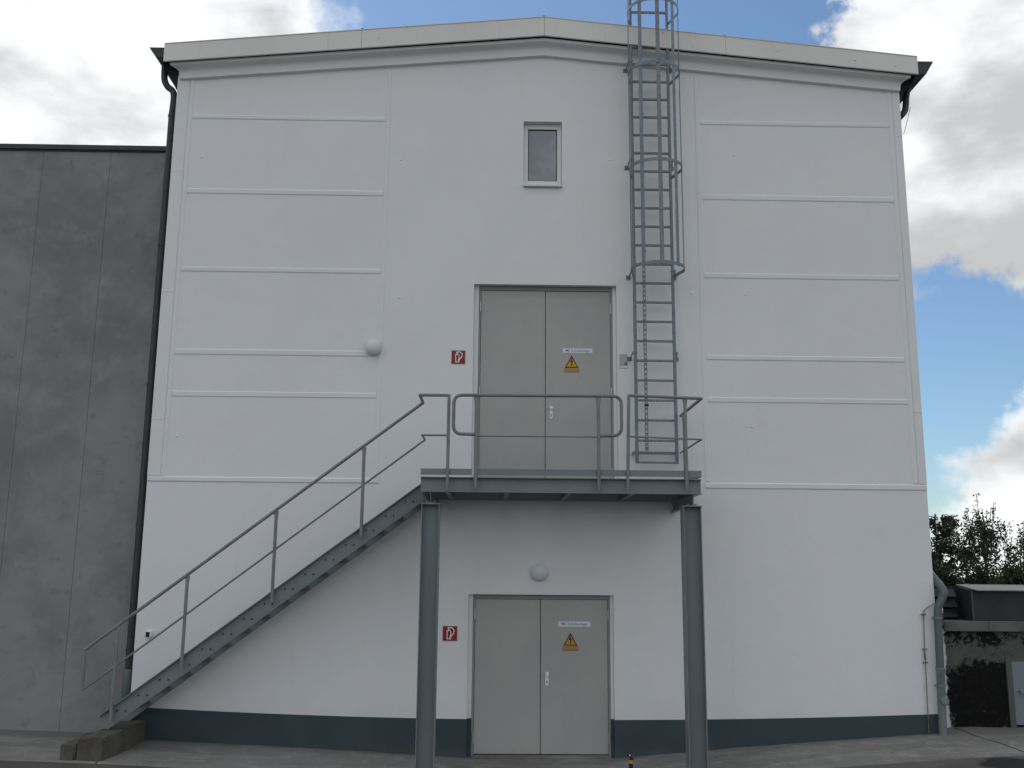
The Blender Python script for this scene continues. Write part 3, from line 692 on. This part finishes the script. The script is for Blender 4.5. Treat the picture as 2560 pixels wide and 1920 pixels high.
# cage hoops and bars
HC = -.52; HA, HB = .392, .39
HXC = (SX0+SX1)/2+.012
def hoop(z):
    path = [Vector((SX0-.02, LYD, 0))]
    for i in range(29):
        t = math.pi*1.02*(i/28)-math.pi*.01
        path.append(Vector((HXC-HA*math.cos(t), HC-HB*math.sin(t), 0)))
    path.append(Vector((SX1+.02, LYD, 0)))
    secs = []
    for i, p in enumerate(path):
        a = path[max(0, i-1)]; b = path[min(len(path)-1, i+1)]; t = (b-a).normalized(); nrm = Vector((t.y, -t.x, 0))
        q0, q1 = p-nrm*.003, p+nrm*.003
        secs.append([(q0.x, q0.y, z-.025), (q1.x, q1.y, z-.025), (q1.x, q1.y, z+.025), (q0.x, q0.y, z+.025)])
    return MB().loft(secs)
for z in (6.825, 8.385, 9.925, 10.95, 12.3):
    part('cage_hoop', 'galv', ld, hoop(z), smooth=True)
for ang in (3, 50, 90.5, 130, 177):
    t = math.radians(ang); px, py = HXC-(HA-.007)*math.cos(t), HC-(HB-.007)*math.sin(t)
    tx, ty = math.sin(t), -math.cos(t); nx, ny = -math.cos(t), -math.sin(t)
    w, th = .0295, .0035
    pts = [(px+sa*tx*w+sb*nx*th, py+sa*ty*w+sb*ny*th) for sa, sb in ((-1,-1),(1,-1),(1,1),(-1,1))]
    part('cage_bar', 'galv', ld, MB().prism(pts, 6.795, 12.34, 'xy'))

# ------------------------------------------------------------------ concrete step blocks at the stair foot
def rough_block(x0, x1, y0, y1, z0, z1, seed, amp=.012):
    bm = bmesh.new(); bmesh.ops.create_cube(bm, size=1)
    for v in bm.verts: v.co = Vector((lerp(x0, x1, v.co.x+.5), lerp(y0, y1, v.co.y+.5), lerp(z0, z1, v.co.z+.5)))
    bmesh.ops.bevel(bm, geom=bm.edges[:], offset=.018, segments=2, affect='EDGES')
    bmesh.ops.subdivide_edges(bm, edges=[e for e in bm.edges if e.calc_length() > .1], cuts=9, use_grid_fill=True)
    for v in bm.verts:
        n_ = noise.noise_vector(v.co*7+Vector((seed, 0, 0)))*amp + noise.noise_vector(v.co*2.2+Vector((0, seed, 0)))*amp*1.3
        v.co += n_
    mb = MB(); bm.verts.index_update(); mb.add([v.co.copy() for v in bm.verts], [[v.index for v in f.verts] for f in bm.faces]); bm.free()
    return mb
o = rough_block(-5.232, -4.902, -1.56, -.03, .05, .428, 2.); b = o.build('step_block', 'block', None, smooth=True); tag(b, 'weathered concrete block under the foot of the steel stair', 'concrete block')
o = rough_block(-5.43, -5.238, -1.57, -.55, .05, .362, 9., .016); b = o.build('step_block', 'block', None, smooth=True); tag(b, 'lower crumbling concrete block forming the first step', 'concrete block')

# ------------------------------------------------------------------ lamps, signs and plates
def lamp(x, z, label):
    t = thing('wall_lamp', (x, 0, z), label, 'lamp')
    yb = -.017 if x < -1 else -.001
    part('base', 'lampbase', t, MB().lathe([(.116, 0), (.116, .022), (.11, .028)], (x, yb, z), 'y', 32), smooth=True)
    part('diffuser', 'opal', t, MB().lathe([(.122, .016), (.125, .024), (.122, .046), (.108, .074), (.08, .094), (.04, .106), (.0, .109)], (x, yb, z), 'y', 32), smooth=True)
lamp(-1.984, 5.725, 'round opal wall lamp at the end of a trim strip, left of upper door')
lamp(.487, 2.47, 'round opal wall lamp above the lower door, below the landing')
def stroke(pts, w):                          # flat pen stroke in the x-z plane
    res = []
    for (a, b) in zip(pts, pts[1:]):
        d = Vector((b[0]-a[0], b[1]-a[1])); n_ = Vector((-d.y, d.x)).normalized()*w/2; e = d.normalized()*w*.3
        res.append([(a[0]+n_.x-e.x, a[1]+n_.y-e.y), (b[0]+n_.x+e.x, b[1]+n_.y+e.y), (b[0]-n_.x+e.x, b[1]-n_.y+e.y), (a[0]-n_.x-e.x, a[1]-n_.y-e.y)])
    return res
def fire_sign(x, z, label):
    t = thing('extinguisher_sign', (x, 0, z-.105), label, 'sign'); h = .103
    part('back_plate', 'srim', t, MB().box(x-h, x+h, -.007, -.001, z-h, z+h))
    part('red_face', 'red', t, MB().box(x-h+.008, x+h-.008, -.0095, -.0072, z-h+.008, z+h-.008))
    pic = MB(); s = .206
    def P(u, v): return (x+(u-.5)*s, z+(.5-v)*s)
    body = [(.31, .86), (.31, .36), (.36, .31), (.43, .285), (.51, .31), (.55, .38), (.55, .86), (.31, .86)]
    hose = [(.36, .205), (.36, .15), (.42, .105), (.54, .10), (.66, .14), (.75, .23), (.78, .34), (.75, .46), (.68, .57), (.58, .68)]
    nozzle = [(.60, .65), (.50, .74)]
    yy = -.0105
    for k_, (pl_, w) in enumerate(((body, .013), (hose, .014), (nozzle, .021), ([(.43, .285), (.43, .20), (.36, .235)], .011), ([(.43, .20), (.49, .17)], .011), ([(.31, .36), (.265, .325)], .011))):
        for j_, q in enumerate(stroke([P(*p) for p in pl_], w)): pic.prism(q, yy-.0006*k_-.00006*j_, yy+.0008)
    part('pictogram', 'swhite', t, pic)
fire_sign(-.723, 5.595, 'red fire extinguisher sign beside the upper door')
fire_sign(-.768, 1.612, 'red fire extinguisher sign beside the lower door')
def text(name, s, x, y, z, width, mat, parent, height=None):
    cu = bpy.data.curves.new(name, 'FONT'); cu.body = s; cu.align_x = 'CENTER'; cu.align_y = 'CENTER'; cu.resolution_u = 3; cu.extrude = .0; cu.offset = .006
    tmp = bpy.data.objects.new('tmp', cu); COL.objects.link(tmp); bpy.context.view_layer.update()
    me = bpy.data.meshes.new_from_object(tmp.evaluated_get(bpy.context.evaluated_depsgraph_get())); bpy.data.objects.remove(tmp)
    xs_ = [v.co.x for v in me.vertices]; ys_ = [v.co.y for v in me.vertices]
    k = width/(max(xs_)-min(xs_)); ky = k if not height else height/(max(ys_)-min(ys_)); cx, cy = (max(xs_)+min(xs_))/2, (max(ys_)+min(ys_))/2
    off = Vector((0,0,0)); q = parent
    while q is not None: off += q.location; q = q.parent
    for v in me.vertices: v.co = Vector((x+(v.co.x-cx)*k, y, z+(v.co.y-cy)*ky))-off
    me.materials.append(MAT[mat]); me.name = name
    o = bpy.data.objects.new(name, me); COL.objects.link(o); o.parent = parent; return o
def name_plate(x0, x1, z0, z1, yd, label):
    t = thing('name_plate', ((x0+x1)/2, yd, z0), label, 'sign')
    part('plate', 'plate', t, MB().box(x0, x1, yd-.004, yd-.0005, z0, z1), bevel=.001)
    text('lettering', 'MS Schaltanlage', (x0+x1)/2, yd-.0046, (z0+z1)/2-.003, (x1-x0)*.80, 'inkgrey', t, (z1-z0)*.70)
YU, YL_ = .112, .092
name_plate(.838, 1.283, 5.706, 5.774, YU, 'white name plate reading MS Schaltanlage on the upper door')
name_plate(.766, 1.222, 1.712, 1.783, YL_, 'white name plate reading MS Schaltanlage on the lower door')
def warning(x, zt_, zb_, zr, w, yd, face, ink2, label):
    t = thing('warning_sign', (x, yd, zr), label, 'sign')
    tri = lambda k, y: [(x-w/2*k, lerp((zt_*1+zb_*2)/3, zb_, k)), (x+w/2*k, lerp((zt_*1+zb_*2)/3, zb_, k)), (x, lerp((zt_+2*zb_)/3, zt_, k))]
    tb_ = part('triangle_border', 'ink', t, MB().prism(tri(1., 0), yd-.003, yd-.0005))
    part('triangle_face', face, tb_, MB().prism(tri(.78, 0), yd-.0045, yd-.0031))
    s = (zt_-zb_)
    def Q(u, v): return (x+u*s, zb_+v*s)
    bolt = [Q(-.02, .80), Q(-.13, .42), Q(.01, .45), Q(-.01, .27), Q(-.06, .27), Q(.015, .10), Q(.075, .29), Q(.04, .28), Q(.11, .60), Q(-.02, .57), Q(.05, .80)]
    part('bolt_symbol', 'ink', tb_, MB().prism(bolt, yd-.0056, yd-.0046))
    zt2 = zb_-.012
    pl_ = part('text_plate', ink2, t, MB().box(x-w*.555, x+w*.555, yd-.003, yd-.0005, zr, zt2))
    part('plate_face', face, pl_, MB().box(x-w*.555+.006, x+w*.555-.006, yd-.0042, yd-.0031, zr+.006, zt2-.006))
    hh = zt2-zr
    text('lettering', 'Hochspannung', x, yd-.0048, zr+hh*.64, w*.86, 'inkfade', pl_, hh*.27)
    text('lettering', 'Lebensgefahr', x, yd-.0048, zr+hh*.30, w*.82, 'inkfade', pl_, hh*.27)
warning(.970, 5.668, 5.478, 5.410, .205, YU, 'yellow', 'inkfade', 'yellow high voltage warning triangle with text on the upper door')
warning(.937, 1.628, 1.452, 1.380, .198, YL_, 'oyellow', 'inkfade', 'faded orange high voltage warning triangle with text on the lower door')
t = thing('notice_plate', (1.735, 0, 5.455), 'small grey notice plate with blue symbol between upper door and ladder', 'sign')
part('plate', 'notice', t, MB().box(1.675, 1.794, -.006, -.001, 5.455, 5.672), bevel=.002)
part('blue_symbol', 'blue', t, MB().lathe([(.022, 0), (.022, .0015)], (1.766, -.0062, 5.524), 'y', 20))
part('symbol_mark', 'swhite', t, MB().box(1.762, 1.770, -.0085, -.0079, 5.512, 5.538))
part('yellow_symbol', 'yellow', t, MB().prism([(1.692, 5.508), (1.722, 5.508), (1.707, 5.536)], -.0075, -.0062))
part('paler_field', 'plate', t, MB().box(1.682, 1.787, -.0068, -.0061, 5.462, 5.492))
t = thing('socket_box', (-4.972, 0, 1.535), 'small dark and white box on the white wall above the stair foot', 'box')
part('housing', 'knob', t, MB().box(-5.012, -4.932, -.055, -.001, 1.535, 1.618), bevel=.005)
part('front_cover', 'ink', t, MB().box(-5.006, -4.952, -.0575, -.0552, 1.54, 1.605))

# ------------------------------------------------------------------ lightning conductor
t = thing('lightning_conductor', (5.93, -.03, .3), 'thin rusty lightning conductor rod beside the right hand downpipe', 'conductor')
part('rod', 'rust', t, MB().tube(smoothpath([(6.165, -.055, 2.11), (6.116, -.05, 2.075), (6.04, -.04, 2.03), (5.985, -.03, 1.985), (5.963, -.03, 1.935)], 4)+[(5.954, -.03, 1.7), (5.944, -.03, 1.45), (5.943, -.03, 1.28), (5.924, -.03, .30)], .0065, 8), smooth=True)
for x, z in ((5.962, 1.925), (5.944, 1.445), (5.943, 1.262)):
    part('clamp', 'rust', t, MB().box(x-.034, x+.034, -.044, -.022, z-.009, z+.009).box(x-.008, x+.008, -.024, -.001, z-.008, z+.008))
part('coupling', 'rust', t, MB().lathe([(.012, -.05), (.013, -.045), (.013, .045), (.012, .05)], (5.9435, -.03, 1.35), 'z', 10))

# ------------------------------------------------------------------ low shed to the right
sh = thing('low_shed', (8, .5, .3), 'low flat roofed annex with peeling black and grey plaster', 'shed')
SY = .5; HX0, HX1 = 7.432, 8.35
w = MB()
w.box(XR+.012, HX0-.085, SY, SY+.25, -.1, 1.70); w.box(HX1+.08, 14, SY, SY+.25, -.1, 1.70); w.box(HX0-.085, HX1+.08, SY, SY+.25, 1.298, 1.70); w.box(XR+.012, 14, SY+.25, 9, -.1, 1.75)
part('wall', 'shed', sh, w)
part('roof_slab', 'shedfas', sh, MB().box(XR+.03, 14.2, SY-.06, 9.2, 1.756, 1.80))
for a, b in ((6.462, 7.102), (7.108, 9.3), (9.306, 11.6), (11.606, 14.2)):
    part('fascia_board', 'shedfas', sh, MB().box(a, b, SY-.10, SY-.02, 1.672, 1.812), bevel=.006)
dr = part('door', 'sheddf', sh, MB().box(HX0-.084, HX0, SY-.02, SY+.1, .29, 1.297).box(HX1, HX1+.078, SY-.02, SY+.1, .29, 1.297).box(HX0, HX1, SY-.02, SY+.1, 1.25, 1.297), bevel=.004)
part('leaf', 'sheddoor', dr, MB().box(HX0+.004, HX1-.004, SY-.01, SY+.03, .352, 1.262), bevel=.004)
part('handle', 'galv', dr, MB().tube([(HX0+.085, SY-.012, .825), (HX0+.085, SY-.06, .825), (HX0+.10, SY-.065, .80), (HX0+.20, SY-.065, .80)], .012, 8), smooth=True)
# ventilation hood and louvred box on the shed roof
hd = thing('ventilation_hood', (7.6, 1.1, 1.8), 'dark sheet metal ventilation hood with pale sloping cover on the shed roof', 'vent')
part('casing', 'hood', hd, MB().prism([(.86, 1.801), (1.33, 1.801), (1.33, 2.305), (.86, 2.255)], 7.10, 8.15, 'yz'), bevel=.006)
cv = MB(); cv.loft([[(x, .74, 2.248), (x, 1.42, 2.322), (x, 1.42, 2.336), (x, .74, 2.262)] for x in (7.13, 8.20)])
part('cover_sheet', 'hoodroof', hd, cv)
part('corner_angle', 'sheddf', hd, MB().box(7.094, 7.115, .852, .868, 1.803, 2.24))
lv = thing('louvre_box', (6.75, 1.4, 1.8), 'dark louvred vent box between downpipe and ventilation hood', 'vent')
part('casing', 'louvre', lv, MB().box(6.45, 7.097, 1.30, 1.75, 1.801, 2.30))
for k_ in range(3):
    z = 1.84+k_*.155
    part('slat', 'hood', lv, MB().prism([(1.295, z+.12), (1.20, z), (1.21, z-.006), (1.297, z+.10)], 6.47, 7.03, 'yz'))
cn = thing('spray_can', (6.475, .62, 1.80), 'small blue orange and white can standing on the shed roof edge', 'can')
part('body', 'canblue', cn, MB().lathe([(.03, .0), (.033, .004), (.033, .10), (.03, .105)], (6.478, .56, 1.813), 'z', 14), smooth=True)
part('band', 'canorange', cn, MB().lathe([(.031, .106), (.033, .108), (.033, .145), (.03, .148)], (6.478, .56, 1.813), 'z', 14), smooth=True)
part('cap', 'knob', cn, MB().lathe([(.03, .1485), (.03, .19), (.026, .196)], (6.478, .56, 1.813), 'z', 14), smooth=True)

# ------------------------------------------------------------------ barrier post in the foreground
def atY(u, v, y):
    d = ray(u, v); return CAM + d*((y-CAM.y)/d.y)
bp = atY(1577, 1889, -5.2); px = bp.x
gz0 = zg(px, -5.2)-.004
cp = thing('barrier_post', (px, -5.2, gz0), 'slim black and yellow barrier post with hooked head', 'post')
zt_ = bp.z
part('base', 'pblack', cp, MB().lathe([(.15, 0), (.15, .025), (.12, .05), (.03, .065)], (px, -5.2, gz0), 'z', 24), smooth=True)
part('tube', 'pblack', cp, MB().lathe([(.0185, .06), (.0185, zt_-gz0-.035)], (px, -5.2, gz0), 'z', 14), smooth=True)
part('yellow_band', 'pyellow', cp, MB().lathe([(.0195, -.064), (.0195, -.036)], (px, -5.2, zt_), 'z', 14), smooth=True)
part('yellow_band', 'pyellow', cp, MB().lathe([(.0195, -.45), (.0195, -.25)], (px, -5.2, zt_), 'z', 14), smooth=True)
hk = MB().tube([(px+.006, -5.2, zt_-.036), (px+.006, -5.2, zt_-.01), (px, -5.2, zt_+.008), (px-.024, -5.2, zt_+.004), (px-.032, -5.2, zt_-.002)], .013, 10, rs=[.019, .015, .012, .010, .013])
part('hook_head', 'pblack', cp, hk, smooth=True)
part('rivet', 'knob', cp, MB().lathe([(.006, 0), (.006, .004), (.0, .006)], (px-.010, -5.212, zt_+.004), 'y', 8))

# ------------------------------------------------------------------ trees beyond the shed
def tree(name, base, H, trunk_r, crown, nleaf, leaf, mat, label, cat='tree', group=None, seed=1, spikes=0, limbs=9):
    rnd = random.Random(seed); bx, by, bz = base
    t = thing(name, base, label, cat, group)
    tb = MB(); tips = []
    top = Vector((bx+rnd.uniform(-.2, .2), by, bz+H*.86))
    pts = [Vector((lerp(bx, top.x, k/6)+rnd.uniform(-.06, .06), by+rnd.uniform(-.06, .06), lerp(bz-.1, top.z, k/6))) for k in range(7)]
    tb.tube(pts, 1, 8, rs=[trunk_r*(1-.85*k/6) for k in range(7)])
    z0, rx, ry, zt2 = crown
    for k in range(limbs):
        h = lerp(.22, .8, k/max(1, limbs-1)); p = pts[0].lerp(pts[-1], h); a = rnd.uniform(0, 6.28)
        r = rnd.uniform(.5, .95)*(1-.5*h)
        e = Vector((p.x+math.cos(a)*rx*r, p.y+math.sin(a)*ry*r, p.z+H*rnd.uniform(.08, .22)))
        mid = p.lerp(e, .5)+Vector((0, 0, .1)); tb.tube([p, mid, e], 1, 6, rs=[trunk_r*.35, trunk_r*.22, trunk_r*.08])
        tips += [mid, e]
    part('trunk', 'bark', t, tb, smooth=True)
    # leaf clumps spread through the crown volume
    lf = MB(); clumps = []
    nc = 46
    for k in range(nc):
        while True:
            x, y, z = rnd.uniform(-1, 1), rnd.uniform(-1, 1), rnd.uniform(-1, 1)
            if x*x+y*y+z*z < 1: break
        zz = lerp(z0, zt2, (z+1)/2); w = 1-.45*max(0, z)
        clumps.append((Vector((bx+x*rx*w, by+y*ry*w, bz+zz)), rnd.uniform(.28, .62)*rx*.55))
    for p in tips: clumps.append((p, rx*.3))
    sp = []
    for k in range(spikes):                  # upright leafy shoots that stand clear of the crown
        a = rnd.uniform(0, 6.28); r = rnd.uniform(.05, .8)
        p = Vector((bx+math.cos(a)*rx*r, by+math.sin(a)*ry*r, bz+lerp(z0, zt2, rnd.uniform(.4, .75))))
        e = p+Vector((rnd.uniform(-.25, .25), 0, H*rnd.uniform(.22, .42)*(1.1-.55*r)))
        sp.append((p, e)); 
    tw = MB()
    for p, e in sp: tw.tube([p, e], .012, 4)
    if sp: part('shoots', 'bark', t, tw)
    def leaf_at(c, s):
        a = Vector((rnd.gauss(0, 1), rnd.gauss(0, 1), rnd.gauss(0, 1))).normalized(); b = a.orthogonal().normalized(); b.rotate(Matrix.Rotation(rnd.uniform(0, 6.28), 3, a))
        d = a.cross(b); s *= rnd.uniform(.6, 1.3)
        lf.add([c-b*s, c+d*s*.5, c+b*s, c-d*s*.5], [(0, 1, 2, 3)])
    for k in range(nleaf):
        if sp and rnd.random() < .22:
            p, e = rnd.choice(sp); q = p.lerp(e, rnd.random()); leaf_at(q+Vector((rnd.gauss(0, .08), rnd.gauss(0, .08), rnd.gauss(0, .05))), leaf)
        else:
            c, r = rnd.choice(clumps); q = Vector((rnd.gauss(0, .5), rnd.gauss(0, .5), rnd.gauss(0, .38)))*r; leaf_at(c+q, leaf)
    part('crown', mat, t, lf)
    return t
TY = 22
def gx_at(u, y): return atY(u, 1400, y).x
tree('broadleaf_tree', (gx_at(2352, 24), 24, .2), 5.3, .14, (1.2, 1.15, 1.1, 5.15), 5200, .075, 'leafA', 'dark round topped tree rising beside the white building', seed=3)
tree('birch_tree', (gx_at(2462, 22), 22, .2), 5.0, .10, (1.0, 1.25, 1.1, 4.35), 5600, .060, 'leafB', 'airy birch like tree with upright shoots behind the ventilation hood', seed=11, spikes=22)
tree('birch_tree', (gx_at(2590, 23), 23, .2), 4.6, .09, (.9, 1.2, 1.1, 3.9), 3200, .060, 'leafB', 'sparse young birch with thin shoots, right of the airy birch', seed=21, spikes=20)
tree('broadleaf_tree', (gx_at(2800, 26), 26, .2), 5.6, .12, (1.0, 1.8, 1.5, 5.2), 6000, .08, 'leafA', 'wide dark tree behind the far end of the shed', seed=31)
SHRUBS = ((2330, 20, 1.2, 2.75, 41, 'dense dark shrub behind the louvred vent box'), (2445, 19.5, 1.2, 2.6, 42, 'dense dark shrub at the foot of the airy birch'),
          (2560, 20, 1.3, 2.7, 43, 'dense dark shrub at the foot of the sparse young birch'), (2700, 20.5, 1.3, 2.7, 44, 'dense dark shrub in front of the wide dark tree'))
for u, y, w, h, sd_, lb in SHRUBS:
    tree('hedge_shrub', (gx_at(u, y), y, .2), h, .05, (.1, w, .8, h), 6500, .075, 'leafA', lb, 'shrub', 'shrubs in the hedge behind the shed', seed=sd_, limbs=4)
